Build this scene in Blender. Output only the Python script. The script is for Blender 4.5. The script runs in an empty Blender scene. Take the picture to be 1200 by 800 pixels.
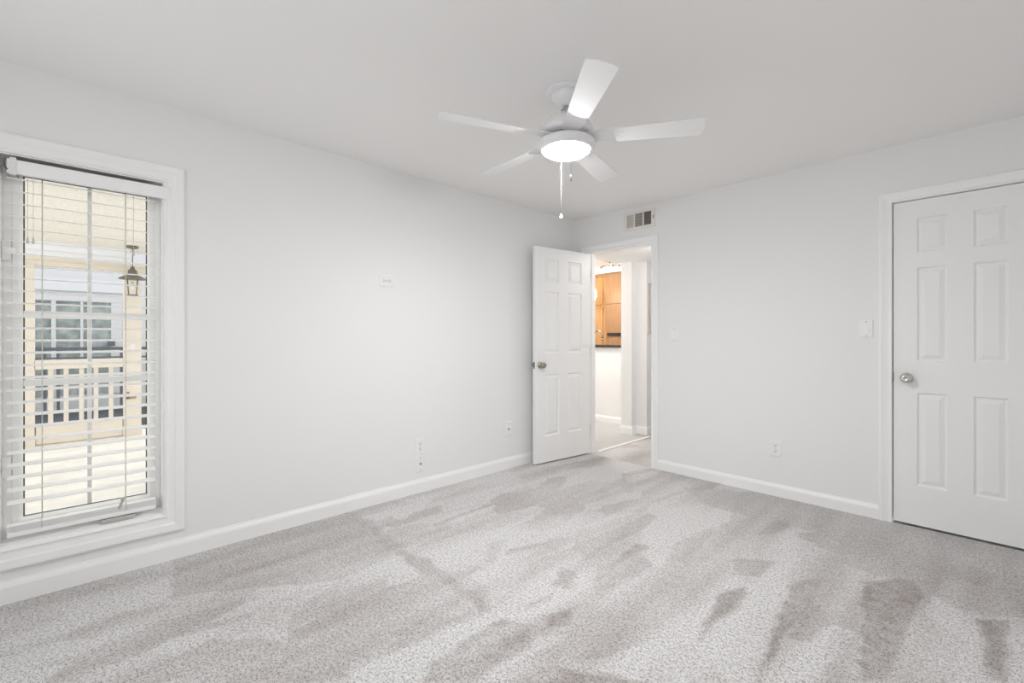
import bpy, bmesh, math, random
import numpy as np
from mathutils import Vector, Matrix, noise

# ------------------------------------------------------------------ camera, world, exposure
scene = bpy.context.scene
COL = scene.collection
R = math.radians
CAM = (3.060, -3.837, 1.195)
cam_data = bpy.data.cameras.new('camera')
cam_data.sensor_width = 36.0
cam_data.lens = 36.0 * 535.0 / 1200.0
cam_data.shift_y = -4.0 / 1200.0
cam_data.clip_start = 0.02
cam = bpy.data.objects.new('camera', cam_data)
cam.location = CAM
cam.rotation_euler = (R(90), 0, R(46.4))
COL.objects.link(cam)
scene.camera = cam

scene.view_settings.view_transform = 'Standard'
scene.view_settings.look = 'None'
scene.view_settings.gamma = 1.0
scene.view_settings.use_curve_mapping = False
scene.view_settings.exposure = 0.16

SKY = 1.9
world = bpy.data.worlds.new('overcast sky')
scene.world = world
world.use_nodes = True
bg = world.node_tree.nodes['Background']
bg.inputs['Color'].default_value = (0.97, 0.985, 1.0, 1)
bg.inputs['Strength'].default_value = SKY

scene.cycles.max_bounces = 14
scene.cycles.diffuse_bounces = 10
scene.cycles.transparent_max_bounces = 16
scene.cycles.caustics_reflective = False
scene.cycles.caustics_refractive = False
scene.cycles.sample_clamp_indirect = 6.0
scene.cycles.use_denoising = True

FAN_GLOW = 185.0        # radiance of the fan's glass bowl
H = 2.44


def lamp(name, kind, loc, energy, color=(1, 1, 1), size=0.1, rot=(0, 0, 0), size_y=None):
    l = bpy.data.lights.new(name, kind)
    l.energy = energy
    l.color = color
    if kind == 'AREA':
        l.size = size
        if size_y:
            l.shape = 'RECTANGLE'
            l.size_y = size_y
    else:
        l.shadow_soft_size = size
    o = bpy.data.objects.new(name, l)
    o.location = loc
    o.rotation_euler = rot
    COL.objects.link(o)
    return o


lamp('hall_fill', 'POINT', (0.92, 0.55, 2.07), 7, (1.0, 0.97, 0.93), 0.10)  # unseen point light added to brighten the hall, no fixture there
lamp('kitchen_fill', 'POINT', (-1.25, 1.15, 2.10), 48, (1.0, 0.955, 0.89), 0.12)  # added point light that boosts the kitchen, apart from its fixtures


# ------------------------------------------------------------------ materials
def nodes_of(name):
    m = bpy.data.materials.new(name)
    m.use_nodes = True
    nt = m.node_tree
    return m, nt, nt.nodes['Principled BSDF']


def add_bump(nt, b, scale, strength, dist=0.002, detail=3.0):
    t = nt.nodes.new('ShaderNodeTexCoord')
    n = nt.nodes.new('ShaderNodeTexNoise')
    n.inputs['Scale'].default_value = scale
    n.inputs['Detail'].default_value = detail
    u = nt.nodes.new('ShaderNodeBump')
    u.inputs['Strength'].default_value = strength
    u.inputs['Distance'].default_value = dist
    nt.links.new(t.outputs['Object'], n.inputs['Vector'])
    nt.links.new(n.outputs['Fac'], u.inputs['Height'])
    nt.links.new(u.outputs['Normal'], b.inputs['Normal'])
    return n


def plain(name, col, rough=0.6, metal=0.0, bump=None, vary=0.0, spec=None, coat=0.0):
    m, nt, b = nodes_of(name)
    b.inputs['Roughness'].default_value = rough
    b.inputs['Metallic'].default_value = metal
    if spec is not None:
        b.inputs['Specular IOR Level'].default_value = spec
    if coat:
        b.inputs['Coat Weight'].default_value = coat
    b.inputs['Base Color'].default_value = (*col, 1)
    n = None
    if bump:
        n = add_bump(nt, b, *bump)
    if vary:
        if n is None:
            t = nt.nodes.new('ShaderNodeTexCoord')
            n = nt.nodes.new('ShaderNodeTexNoise')
            n.inputs['Scale'].default_value = 6
            nt.links.new(t.outputs['Object'], n.inputs['Vector'])
        r = nt.nodes.new('ShaderNodeValToRGB')
        lo = tuple(c * (1 - vary) for c in col)
        hi = tuple(min(1, c * (1 + vary)) for c in col)
        r.color_ramp.elements[0].position = 0.3
        r.color_ramp.elements[1].position = 0.7
        r.color_ramp.elements[0].color = (*lo, 1)
        r.color_ramp.elements[1].color = (*hi, 1)
        nt.links.new(n.outputs['Fac'], r.inputs['Fac'])
        nt.links.new(r.outputs['Color'], b.inputs['Base Color'])
    return m


def glowing(name, col, strength):
    m, nt, b = nodes_of(name)
    b.inputs['Base Color'].default_value = (0.9, 0.9, 0.9, 1)
    b.inputs['Emission Color'].default_value = (*col, 1)
    b.inputs['Emission Strength'].default_value = strength
    return m


def clear_glass(name, tint=(1, 1, 1), reflect=0.06):
    m = bpy.data.materials.new(name)
    m.use_nodes = True
    nt = m.node_tree
    nt.nodes.clear()
    o = nt.nodes.new('ShaderNodeOutputMaterial')
    mx = nt.nodes.new('ShaderNodeMixShader')
    tr = nt.nodes.new('ShaderNodeBsdfTransparent')
    gl = nt.nodes.new('ShaderNodeBsdfGlossy')
    tr.inputs['Color'].default_value = (*tint, 1)
    gl.inputs['Roughness'].default_value = 0.02
    mx.inputs[0].default_value = reflect
    nt.links.new(tr.outputs[0], mx.inputs[1])
    nt.links.new(gl.outputs[0], mx.inputs[2])
    nt.links.new(mx.outputs[0], o.inputs['Surface'])
    return m


def wood(name, c1, c2, rough=0.35):
    m, nt, b = nodes_of(name)
    t = nt.nodes.new('ShaderNodeTexCoord')
    mp = nt.nodes.new('ShaderNodeMapping')
    mp.inputs['Scale'].default_value = (14, 14, 1.2)
    n = nt.nodes.new('ShaderNodeTexNoise')
    n.inputs['Scale'].default_value = 2.2
    n.inputs['Detail'].default_value = 5
    r = nt.nodes.new('ShaderNodeValToRGB')
    r.color_ramp.elements[0].position = 0.3
    r.color_ramp.elements[1].position = 0.72
    r.color_ramp.elements[0].color = (*c1, 1)
    r.color_ramp.elements[1].color = (*c2, 1)
    L = nt.links.new
    L(t.outputs['Object'], mp.inputs['Vector'])
    L(mp.outputs['Vector'], n.inputs['Vector'])
    L(n.outputs['Fac'], r.inputs['Fac'])
    L(r.outputs['Color'], b.inputs['Base Color'])
    b.inputs['Roughness'].default_value = rough
    return m


def carpet(name, light, dark, fleck):
    """cut-pile carpet: the mesh attribute 'pile' says which way the tufts lie"""
    m, nt, b = nodes_of(name)
    L = nt.links.new
    t = nt.nodes.new('ShaderNodeTexCoord')
    at = nt.nodes.new('ShaderNodeAttribute')
    at.attribute_name = 'pile'
    mix = nt.nodes.new('ShaderNodeMix')
    mix.data_type = 'RGBA'
    mix.inputs[6].default_value = (*light, 1)
    mix.inputs[7].default_value = (*dark, 1)
    L(at.outputs['Fac'], mix.inputs[0])
    n = nt.nodes.new('ShaderNodeTexNoise')
    n.inputs['Scale'].default_value = 190
    n.inputs['Detail'].default_value = 3
    n.inputs['Roughness'].default_value = 0.7
    L(t.outputs['Object'], n.inputs['Vector'])
    n2 = nt.nodes.new('ShaderNodeTexNoise')
    n2.inputs['Scale'].default_value = 80
    n2.inputs['Detail'].default_value = 2
    L(t.outputs['Object'], n2.inputs['Vector'])
    blend = nt.nodes.new('ShaderNodeMix')
    blend.data_type = 'FLOAT'
    blend.inputs[0].default_value = 0.30
    L(n.outputs['Fac'], blend.inputs[2])
    L(n2.outputs['Fac'], blend.inputs[3])
    r = nt.nodes.new('ShaderNodeValToRGB')
    r.color_ramp.elements[0].position = 0.40
    r.color_ramp.elements[0].color = (*fleck, 1)
    r.color_ramp.elements[1].position = 0.53
    r.color_ramp.elements[1].color = (1.0, 1.0, 1.0, 1)
    L(blend.outputs[0], r.inputs['Fac'])
    mul = nt.nodes.new('ShaderNodeMix')
    mul.data_type = 'RGBA'
    mul.blend_type = 'MULTIPLY'
    mul.inputs[0].default_value = 1.0
    L(mix.outputs[2], mul.inputs[6])
    L(r.outputs['Color'], mul.inputs[7])
    L(mul.outputs[2], b.inputs['Base Color'])
    b.inputs['Roughness'].default_value = 1.0
    b.inputs['Specular IOR Level'].default_value = 0.05
    b.inputs['Sheen Weight'].default_value = 0.15
    u = nt.nodes.new('ShaderNodeBump')
    u.inputs['Strength'].default_value = 0.55
    u.inputs['Distance'].default_value = 0.006
    L(n.outputs['Fac'], u.inputs['Height'])
    L(u.outputs['Normal'], b.inputs['Normal'])
    return m


M = {}
M['wall'] = plain('wall paint', (0.835, 0.835, 0.835), 0.75, bump=(140, 0.05, 0.001))
M['ceil'] = plain('ceiling paint', (0.88, 0.872, 0.862), 0.9, bump=(90, 0.08, 0.001))
M['trim'] = plain('trim paint', (0.90, 0.90, 0.895), 0.38)
M['door'] = plain('door paint', (0.87, 0.87, 0.865), 0.40)
M['plate'] = plain('white plastic', (0.86, 0.86, 0.85), 0.35)
M['slot'] = plain('slot dark', (0.10, 0.10, 0.10), 0.6)
M['chrome'] = plain('satin nickel', (0.62, 0.61, 0.58), 0.22, 1.0)
M['brass'] = plain('aged brass', (0.42, 0.39, 0.30), 0.25, 1.0)
M['latch'] = plain('dull steel', (0.30, 0.29, 0.28), 0.4, 1.0)
M['carpet'] = carpet('bedroom carpet', (0.765, 0.755, 0.755), (0.385, 0.345, 0.325), (0.36, 0.335, 0.32))
M['hallfloor'] = carpet('hall carpet', (0.60, 0.60, 0.60), (0.50, 0.50, 0.50), (0.7, 0.7, 0.7))
M['strip'] = plain('threshold strip', (0.82, 0.81, 0.79), 0.5)
M['fan'] = plain('fan enamel', (0.84, 0.84, 0.85), 0.30)
M['blade'] = plain('fan blade white', (0.86, 0.86, 0.86), 0.32)
M['bowl'] = glowing('lit glass bowl', (0.985, 0.99, 1.0), FAN_GLOW)
M['chain'] = plain('pull chain', (0.42, 0.41, 0.40), 0.4)
M['fob'] = plain('grey fob', (0.38, 0.37, 0.36), 0.4)
M['ventback'] = plain('duct dark', (0.10, 0.085, 0.065), 0.8)
M['vent'] = plain('register enamel', (0.80, 0.775, 0.745), 0.45)
M['louver'] = plain('register louvres shaded', (0.52, 0.48, 0.43), 0.5)  # darker register enamel with louvre shade in its colour; also a frame colour
M['blind'] = plain('blind white', (0.91, 0.91, 0.90), 0.42)
M['cord'] = plain('blind cord', (0.62, 0.60, 0.55), 0.8)
M['clip'] = plain('clear clip', (0.78, 0.78, 0.76), 0.25)
M['gap'] = plain('dark gasket', (0.10, 0.10, 0.09), 0.7)  # gasket colour, also used for the shade painted on the headrail
M['vinyl'] = plain('window frame white', (0.92, 0.925, 0.915), 0.4)
M['glass'] = clear_glass('window glass')
M['crank'] = plain('crank bronze white', (0.50, 0.49, 0.46), 0.35)
M['stucco'] = plain('cream textured porch ceiling', (0.80, 0.765, 0.69), 0.95, bump=(60, 0.6, 0.006), vary=0.12)
M['cream'] = plain('cream painted wood', (0.74, 0.68, 0.58), 0.7, vary=0.03)
M['porchwhite'] = plain('white porch board', (0.84, 0.86, 0.90), 0.6)
M['porchfloor'] = plain('pale porch concrete', (0.78, 0.755, 0.70), 0.85, bump=(7, 0.2, 0.003), vary=0.08)
M['bronze'] = plain('weathered bronze', (0.16, 0.15, 0.12), 0.5, 0.5)
M['rust'] = plain('rusty bracket', (0.36, 0.24, 0.15), 0.8)
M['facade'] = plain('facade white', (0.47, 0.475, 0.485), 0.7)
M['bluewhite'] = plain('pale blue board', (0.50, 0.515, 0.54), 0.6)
M['paneglass'] = plain('reflecting window', (0.22, 0.26, 0.25), 0.08, 0.0, vary=0.4)
M['railblue'] = plain('dark blue grey metal', (0.045, 0.055, 0.075), 0.5)
M['ground'] = plain('outside paving', (0.36, 0.36, 0.35), 0.9, vary=0.1)
M['oak'] = wood('honey oak', (0.56, 0.295, 0.115), (0.68, 0.39, 0.17))
M['oakdark'] = wood('darker oak', (0.42, 0.225, 0.105), (0.50, 0.285, 0.14))
M['granite'] = plain('black counter', (0.025, 0.025, 0.027), 0.2)
M['spot'] = glowing('lit spot bulb', (1.0, 0.86, 0.65), 14)
M['globe'] = glowing('reflection glow', (1.0, 0.95, 0.85), 9)  # glow that imitates a bright reflection by the cabinet


# ------------------------------------------------------------------ mesh helpers
class MB:
    """collects shapes and links them as ONE mesh object"""

    def __init__(self):
        self.bm = bmesh.new()
        self.smooth = []

    def box(self, x0, x1, y0, y1, z0, z1, bevel=0.0, mat=None):
        r = bmesh.ops.create_cube(self.bm, size=1.0)
        vs = r['verts']
        for v in vs:
            v.co = Vector(((x0 + x1) / 2 + v.co.x * (x1 - x0), (y0 + y1) / 2 + v.co.y * (y1 - y0),
                           (z0 + z1) / 2 + v.co.z * (z1 - z0)))
        if bevel:
            es = list({e for v in vs for e in v.link_edges})
            rb = bmesh.ops.bevel(self.bm, geom=es, offset=bevel, segments=2, affect='EDGES', profile=0.6)
            vs = list({v for f in rb['faces'] for v in f.verts} | {v for v in vs if v.is_valid})
        if mat is not None:
            for v in vs:
                if v.is_valid:
                    v.co = mat @ v.co
        return vs

    def lathe(self, prof, mat=None, seg=40, smooth=True, caps=True):
        """prof: (radius, height) from one end to the other, about +Z"""
        rings = []
        for (r, h) in prof:
            if r < 1e-6:
                rings.append([self.bm.verts.new((0, 0, h))])
            else:
                rings.append([self.bm.verts.new((r * math.cos(2 * math.pi * k / seg), r * math.sin(2 * math.pi * k / seg), h))
                              for k in range(seg)])
        fs = []
        for a, b in zip(rings, rings[1:]):
            for k in range(seg):
                k2 = (k + 1) % seg
                if len(a) == 1 and len(b) == 1:
                    continue
                if len(a) == 1:
                    fs.append(self.bm.faces.new((a[0], b[k2], b[k])))
                elif len(b) == 1:
                    fs.append(self.bm.faces.new((a[k], a[k2], b[0])))
                else:
                    fs.append(self.bm.faces.new((a[k], a[k2], b[k2], b[k])))
        if caps:
            for ring in (rings[0], rings[-1]):
                if len(ring) > 2:
                    fs.append(self.bm.faces.new(ring))
        for f in fs:
            f.smooth = smooth
        if mat is not None:
            for ring in rings:
                for v in ring:
                    v.co = mat @ v.co
        return self

    def tube(self, pts, r, seg=10, r2=None):
        """round tube through points"""
        pts = [Vector(p) for p in pts]
        rings = []
        up = Vector((0, 0, 1))
        n = len(pts)
        prev = None
        for i, p in enumerate(pts):
            t = (pts[min(i + 1, n - 1)] - pts[max(i - 1, 0)]).normalized()
            if prev is None:
                a = t.orthogonal().normalized()
            else:
                a = (prev - t * prev.dot(t)).normalized()
            prev = a
            b = t.cross(a)
            rr = r if r2 is None else r + (r2 - r) * i / (n - 1)
            rings.append([self.bm.verts.new(p + (a * math.cos(2 * math.pi * k / seg) + b * math.sin(2 * math.pi * k / seg)) * rr)
                          for k in range(seg)])
        for ra, rb in zip(rings, rings[1:]):
            for k in range(seg):
                f = self.bm.faces.new((ra[k], ra[(k + 1) % seg], rb[(k + 1) % seg], rb[k]))
                f.smooth = True
        self.bm.faces.new(rings[0][::-1])
        self.bm.faces.new(rings[-1])
        return self

    def prism(self, outline, d0, d1, axis='z', mat=None):
        """extrude a closed 2-D outline from d0 to d1 along an axis"""
        def co(p, d):
            if axis == 'z':
                return (p[0], p[1], d)
            if axis == 'y':
                return (p[0], d, p[1])
            return (d, p[0], p[1])
        a = [self.bm.verts.new(co(p, d0)) for p in outline]
        b = [self.bm.verts.new(co(p, d1)) for p in outline]
        n = len(outline)
        self.bm.faces.new(a)
        self.bm.faces.new(b[::-1])
        for k in range(n):
            self.bm.faces.new((a[k], b[k], b[(k + 1) % n], a[(k + 1) % n]))
        if mat is not None:
            for v in a + b:
                v.co = mat @ v.co
        return self

    def rings(self, loops, close_first=False, close_last=False):
        """bridge closed loops of the same length"""
        vl = [[self.bm.verts.new(p) for p in lp] for lp in loops]
        n = len(loops[0])
        for a, b in zip(vl, vl[1:]):
            for k in range(n):
                self.bm.faces.new((a[k], a[(k + 1) % n], b[(k + 1) % n], b[k]))
        if close_first:
            self.bm.faces.new(vl[0])
        if close_last:
            self.bm.faces.new(vl[-1])
        return self

    def build(self, name, mat, parent=None, bevel=0.0):
        bmesh.ops.recalc_face_normals(self.bm, faces=self.bm.faces)
        me = bpy.data.meshes.new(name)
        self.bm.to_mesh(me)
        self.bm.free()
        me.materials.append(mat)
        o = bpy.data.objects.new(name, me)
        COL.objects.link(o)
        if parent is not None:
            o.parent = parent
        if bevel:
            md = o.modifiers.new('soft edges', 'BEVEL')
            md.width = bevel
            md.segments = 2
            md.limit_method = 'ANGLE'
        return o


def tag(o, label, cat, group=None, kind=None):
    o['label'] = label
    o['category'] = cat
    if group:
        o['group'] = group
    if kind:
        o['kind'] = kind
    return o


def thing(name, label, cat, loc=(0, 0, 0), rotz=0.0, group=None, kind=None):
    o = bpy.data.objects.new(name, None)
    o.empty_display_size = 0.1
    o.location = loc
    o.rotation_euler = (0, 0, rotz)
    COL.objects.link(o)
    return tag(o, label, cat, group, kind)


def struct(o, label, cat):
    return tag(o, label, cat, kind='structure')


def Tr(x=0, y=0, z=0):
    return Matrix.Translation((x, y, z))


def Rx(a):
    return Matrix.Rotation(R(a), 4, 'X')


def Ry(a):
    return Matrix.Rotation(R(a), 4, 'Y')


def Rz(a):
    return Matrix.Rotation(R(a), 4, 'Z')


def pierced(mb, axis, d0, d1, a0, a1, z0, z1, holes):
    """a wall slab between d0 and d1 with rectangular holes (a0,a1,z0,z1), built of solid pieces"""
    cuts = sorted({a0, a1, *[h[0] for h in holes], *[h[1] for h in holes]})
    for p, q in zip(cuts, cuts[1:]):
        spans = [(h[2], h[3]) for h in holes if h[0] <= p + 1e-6 and h[1] >= q - 1e-6]
        z = z0
        for s0, s1 in sorted(spans) + [(z1, z1)]:
            if s0 - z > 1e-6:
                if axis == 'x':
                    mb.box(d0, d1, p, q, z, s0)
                else:
                    mb.box(p, q, d0, d1, z, s0)
            z = s1
    return mb


# ------------------------------------------------------------------ the room shell
XR, YR = 3.75, -4.75                 # unseen right and rear walls
WIN = (-4.095, -3.500, 0.250, 2.030)   # window opening in the left wall (y0, y1, z0, z1)
D1 = (0.165, 0.905, -0.1, 2.080)        # bedroom doorway (x0, x1, z0, z1)
D2 = (2.612, 3.262, -0.1, 2.074)        # closet doorway

mb = MB()
pierced(mb, 'x', -0.14, 0.0, YR - 0.14, 0.12, -0.1, H + 0.1, [WIN])
struct(mb.build('wall_left', M['wall']), 'white painted wall with the window, left of the photo', 'wall')
mb = MB()
pierced(mb, 'y', 0.0, 0.12, 0.0, XR + 0.14, -0.1, H + 0.1, [D1, D2])
struct(mb.build('wall_back', M['wall']), 'white painted far wall with two doorways', 'wall')
mb = MB()
pierced(mb, 'x', XR, XR + 0.14, YR - 0.14, 0.0, -0.1, H + 0.1, [])
struct(mb.build('wall_right', M['wall']), 'white painted wall to the right, out of frame', 'wall')
mb = MB()
pierced(mb, 'y', YR - 0.14, YR, 0.0, XR, -0.1, H + 0.1, [(0.65, 2.85, 0.60, 2.10)])  # opening added to let daylight in from behind the camera
struct(mb.build('wall_rear', M['wall']), 'white painted wall behind the photographer', 'wall')
mb = MB()
mb.box(0.0, XR, YR, 0.0, H, H + 0.1)
struct(mb.build('ceiling', M['ceil']), 'plain off-white bedroom ceiling', 'ceiling')

# closet behind the closed door
mb = MB()
mb.box(2.50, 3.40, 0.60, 0.66, -0.1, H)
mb.box(2.44, 2.50, 0.12, 0.66, -0.1, H)
mb.box(3.40, 3.46, 0.12, 0.66, -0.1, H)
mb.box(2.44, 3.46, 0.12, 0.66, H - 0.2, H)
mb.box(2.44, 3.46, 0.02, 0.66, -0.12, -0.02)
struct(mb.build('wall_closet', M['wall']), 'closet interior walls behind the closed door', 'wall')

# carpet of the bedroom: a fine mesh whose 'pile' attribute holds the vacuum tracks
STROKES = [
    (.88, [(2.62, -1.05), (2.78, -0.83), (2.85, -0.99), (2.83, -1.27), (2.81, -1.79), (2.74, -1.88), (2.68, -1.44)]),
    (1, [(3.02, -1.05), (3.11, -0.98), (3.1, -1.5), (3.05, -1.55)]),
    (.8, [(2.38, -1.31), (2.49, -1.09), (2.51, -1.43), (2.49, -1.74), (2.5, -2.05), (2.5, -2.13), (2.44, -1.79), (2.42, -1.53)]),
    (.8, [(2.18, -1.65), (2.25, -1.5), (2.28, -1.72), (2.26, -1.91), (2.27, -2.06), (2.23, -1.91)]),
    (.6, [(2.09, -1.24), (2.26, -1.13), (2.26, -1.37), (2.16, -1.44)]),
    (.7, [(1.96, -1.54), (1.95, -1.7), (2.0, -2.08), (2.0, -2.15), (1.98, -1.82)]),
    (.7, [(1.62, -1.49), (1.71, -1.46), (1.7, -1.76), (1.74, -1.98), (1.71, -1.96)]),
    (.7, [(1.38, -2.88), (1.37, -2.74), (1.51, -2.63), (1.49, -2.85), (1.49, -2.94), (1.44, -2.97)]),
    (.75, [(1.65, -2.92), (1.62, -2.68), (1.62, -2.51), (1.73, -2.47), (1.83, -2.56), (1.82, -2.73), (1.82, -2.84), (1.71, -2.96)]),
    (.8, [(1.91, -2.75), (1.94, -2.58), (2.09, -2.49), (2.24, -2.4), (2.3, -2.7), (2.0, -2.95)]),
    (.75, [(1.73, -2.36), (1.78, -2.24), (1.86, -2.34), (1.8, -2.43)]),
    (.75, [(1.5, -2.02), (1.59, -1.98), (1.68, -2.13), (1.59, -2.14)]),
    (.7, [(1.62, -2.4), (1.64, -2.21), (1.66, -2.28), (1.65, -2.41)]),
    (.6, [(0.58, -2.2), (0.56, -1.78), (0.54, -1.12), (0.62, -1.16), (0.6, -1.87), (0.64, -2.22)]),
    (.6, [(1.17, -2.09), (1.29, -1.74), (1.31, -1.76), (1.22, -2.11)]),
    (.65, [(-0.05, -2.51), (0.08, -2.47), (0.76, -2.48), (1.14, -2.46), (1.52, -2.48), (1.56, -2.54), (1.2, -2.55), (0.76, -2.57)]),
    (.5, [(-0.06, -3.46), (0.06, -2.44), (0.76, -2.46), (0.85, -2.89), (0.45, -3.52)]),
    (.6, [(0.76, -3.56), (0.84, -3.26), (0.89, -3.28), (0.81, -3.57)]),
    (.6, [(0.4, -3.52), (0.38, -3.25), (0.38, -2.86), (0.45, -2.84), (0.46, -3.27), (0.47, -3.53)]),
    (.55, [(0.96, -3.75), (0.93, -3.42), (1.38, -3.05), (1.51, -3.17)]),
    (.55, [(1.04, -3.05), (1.09, -2.79), (1.09, -2.51), (1.2, -2.55), (1.22, -2.86), (1.17, -3.09)]),
    (.5, [(2.23, -0.66), (2.64, 0.02), (3.3, 0.02), (3.3, -0.83), (2.95, -1.04), (2.83, -0.92), (2.56, -0.91)]),
    (.45, [(1.35, -0.31), (1.89, 0.02), (2.6, 0.02), (2.5, -0.54), (2.05, -0.56), (1.61, -0.58)]),
]


def poly_mask(px, py, poly, soft):
    inside = np.zeros(px.shape, bool)
    d2 = np.full(px.shape, 1e9)
    n = len(poly)
    for i in range(n):
        x1, y1 = poly[i]
        x2, y2 = poly[(i + 1) % n]
        c = ((y1 > py) != (y2 > py)) & (px < (x2 - x1) * (py - y1) / ((y2 - y1) if abs(y2 - y1) > 1e-9 else 1e-9) + x1)
        inside ^= c
        t = np.clip(((px - x1) * (x2 - x1) + (py - y1) * (y2 - y1)) / ((x2 - x1) ** 2 + (y2 - y1) ** 2 + 1e-12), 0, 1)
        d2 = np.minimum(d2, (px - x1 - t * (x2 - x1)) ** 2 + (py - y1 - t * (y2 - y1)) ** 2)
    d = np.sqrt(d2) * np.where(inside, 1, -1)
    return np.clip(d / soft * 0.5 + 0.5, 0, 1)


def carpet_mesh(name, x0, x1, y0, y1, step, mat, strokes, seed=1.0):
    nx, ny = int((x1 - x0) / step) + 1, int((y1 - y0) / step) + 1
    xs, ys = np.linspace(x0, x1, nx), np.linspace(y0, y1, ny)
    gx, gy = np.meshgrid(xs, ys)
    verts = [(float(a), float(b), 0.0) for a, b in zip(gx.ravel(), gy.ravel())]
    faces = [(j * nx + i, j * nx + i + 1, (j + 1) * nx + i + 1, (j + 1) * nx + i) for j in range(ny - 1) for i in range(nx - 1)]
    me = bpy.data.meshes.new(name)
    me.from_pydata(verts, [], faces)
    w = np.array([[noise.noise((x * 9, y * 9, seed)), noise.noise((x * 9, y * 9, seed + 7)),
                   noise.noise((x * 4.2, y * 1.1, seed + 3)), noise.noise((x * 2.2, y * 2.0, seed + 5)),
                   noise.noise((x * 22, y * 22, seed + 9)), noise.noise((x * 11, y * 1.6, seed + 13))] for x, y, _ in verts])
    px = gx.ravel() + 0.012 * w[:, 0] + 0.010 * w[:, 4]
    py = gy.ravel() + 0.04 * w[:, 1] + 0.02 * w[:, 4]
    pile = 0.16 + 0.22 * np.clip(w[:, 2] * 1.6, -0.5, 1) + 0.22 * w[:, 3] + 0.13 * w[:, 4] + 0.28 * w[:, 5]
    # patches left by single passes of the vacuum: long cells along y, each with its own lay
    rs = np.random.RandomState(int(seed * 10) + 3)
    nc = int((x1 - x0) * (y1 - y0) * 17)
    cxs, cys, ton = rs.uniform(x0, x1, nc), rs.uniform(y0, y1, nc), rs.uniform(-0.20, 0.26, nc)
    best, tone = np.full(px.shape, 1e9), np.zeros(px.shape)
    for a_, b_, t_ in zip(cxs, cys, ton):
        dd = ((px - a_) * 2.6) ** 2 + (py - b_) ** 2
        hit = dd < best
        best[hit] = dd[hit]
        tone[hit] = t_
    pile = pile + tone
    for s, poly in strokes:
        pile = np.maximum(pile, s * (0.80 + 0.30 * w[:, 3] + 0.30 * w[:, 4] + 0.45 * w[:, 5]) * poly_mask(px, py, poly, 0.014))
    pile = np.clip(pile, 0, 1)
    a = me.attributes.new('pile', 'FLOAT', 'POINT')
    a.data.foreach_set('value', pile.astype(np.float32))
    me.materials.append(mat)
    o = bpy.data.objects.new(name, me)
    COL.objects.link(o)
    return o


struct(carpet_mesh('floor', 0.0, XR, YR, 0.0, 0.0115, M['carpet'], STROKES),
       'light beige grey cut-pile carpet with vacuum tracks', 'floor')
struct(carpet_mesh('floor_hall', 0.16, 1.2, 0.0, 3.0, 0.03, M['carpet'], [], 4.0),
       'strip of beige carpet running through the doorway into the hall', 'floor')
struct(carpet_mesh('floor_kitchen', -3.0, 0.16, 0.12, 3.6, 0.06, M['hallfloor'], [], 8.0),
       'pale grey hall floor beyond the threshold strip', 'floor')
mb = MB()
mb.box(0.195, 0.235, 0.13, 1.215, 0.0, 0.010, 0.003)
struct(mb.build('trim_4', M['strip']), 'white threshold strip on the hall floor beyond the doorway', 'trim')


# ------------------------------------------------------------------ trim: casings and baseboards
CASING = [(0.0, 0.0), (0.0, 0.013), (0.006, 0.015), (0.014, 0.011), (0.020, 0.011), (0.034, 0.014), (0.052, 0.019),
          (0.060, 0.019), (0.066, 0.015), (0.066, 0.0)]


def casing_loops(a0, a1, z0, z1, prof, kb, put):
    loops = []
    for off, hgt in prof:
        loops.append([put(a0 - off, z0 - off * kb, hgt), put(a1 + off, z0 - off * kb, hgt),
                      put(a1 + off, z1 + off, hgt), put(a0 - off, z1 + off, hgt)])
    return loops


def door_casing(name, a0, a1, z1, put, label):
    """three-sided casing with mitred corners, standing on the floor"""
    mb = MB()
    vl = []
    for off, hgt in CASING:
        vl.append([mb.bm.verts.new(put(a, z, hgt)) for a, z in
                   ((a0 - off, 0.0), (a0 - off, z1 + off), (a1 + off, z1 + off), (a1 + off, 0.0))])
    vl.append(vl[0])
    for a, b in zip(vl, vl[1:]):
        for k in range(3):
            mb.bm.faces.new((a[k], a[k + 1], b[k + 1], b[k]))
    return struct(mb.build(name, M['trim']), label, 'trim')


back = lambda a, z, h: (a, -h, z)
left = lambda a, z, h: (h, a, z)
door_casing('trim_1', D1[0] + 0.003, D1[1] - 0.003, D1[3] - 0.003, back, 'white moulded casing around the open bedroom doorway')
door_casing('trim_2', D2[0] + 0.003, D2[1] - 0.003, D2[3] - 0.001, back, 'white moulded casing around the closed closet door')
mb = MB()
wprof = [(0.0, 0.0), (0.0, 0.012), (0.008, 0.016), (0.018, 0.011), (0.026, 0.011), (0.044, 0.014), (0.050, 0.018),
         (0.074, 0.021), (0.082, 0.021), (0.088, 0.016), (0.088, 0.0)]
lps = casing_loops(WIN[0], WIN[1], WIN[2], WIN[3], wprof, 1.12, left)
mb.rings(lps + [lps[0]])
struct(mb.build('trim_3', M['trim']), 'white moulded casing framing the left wall window', 'trim')

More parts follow.
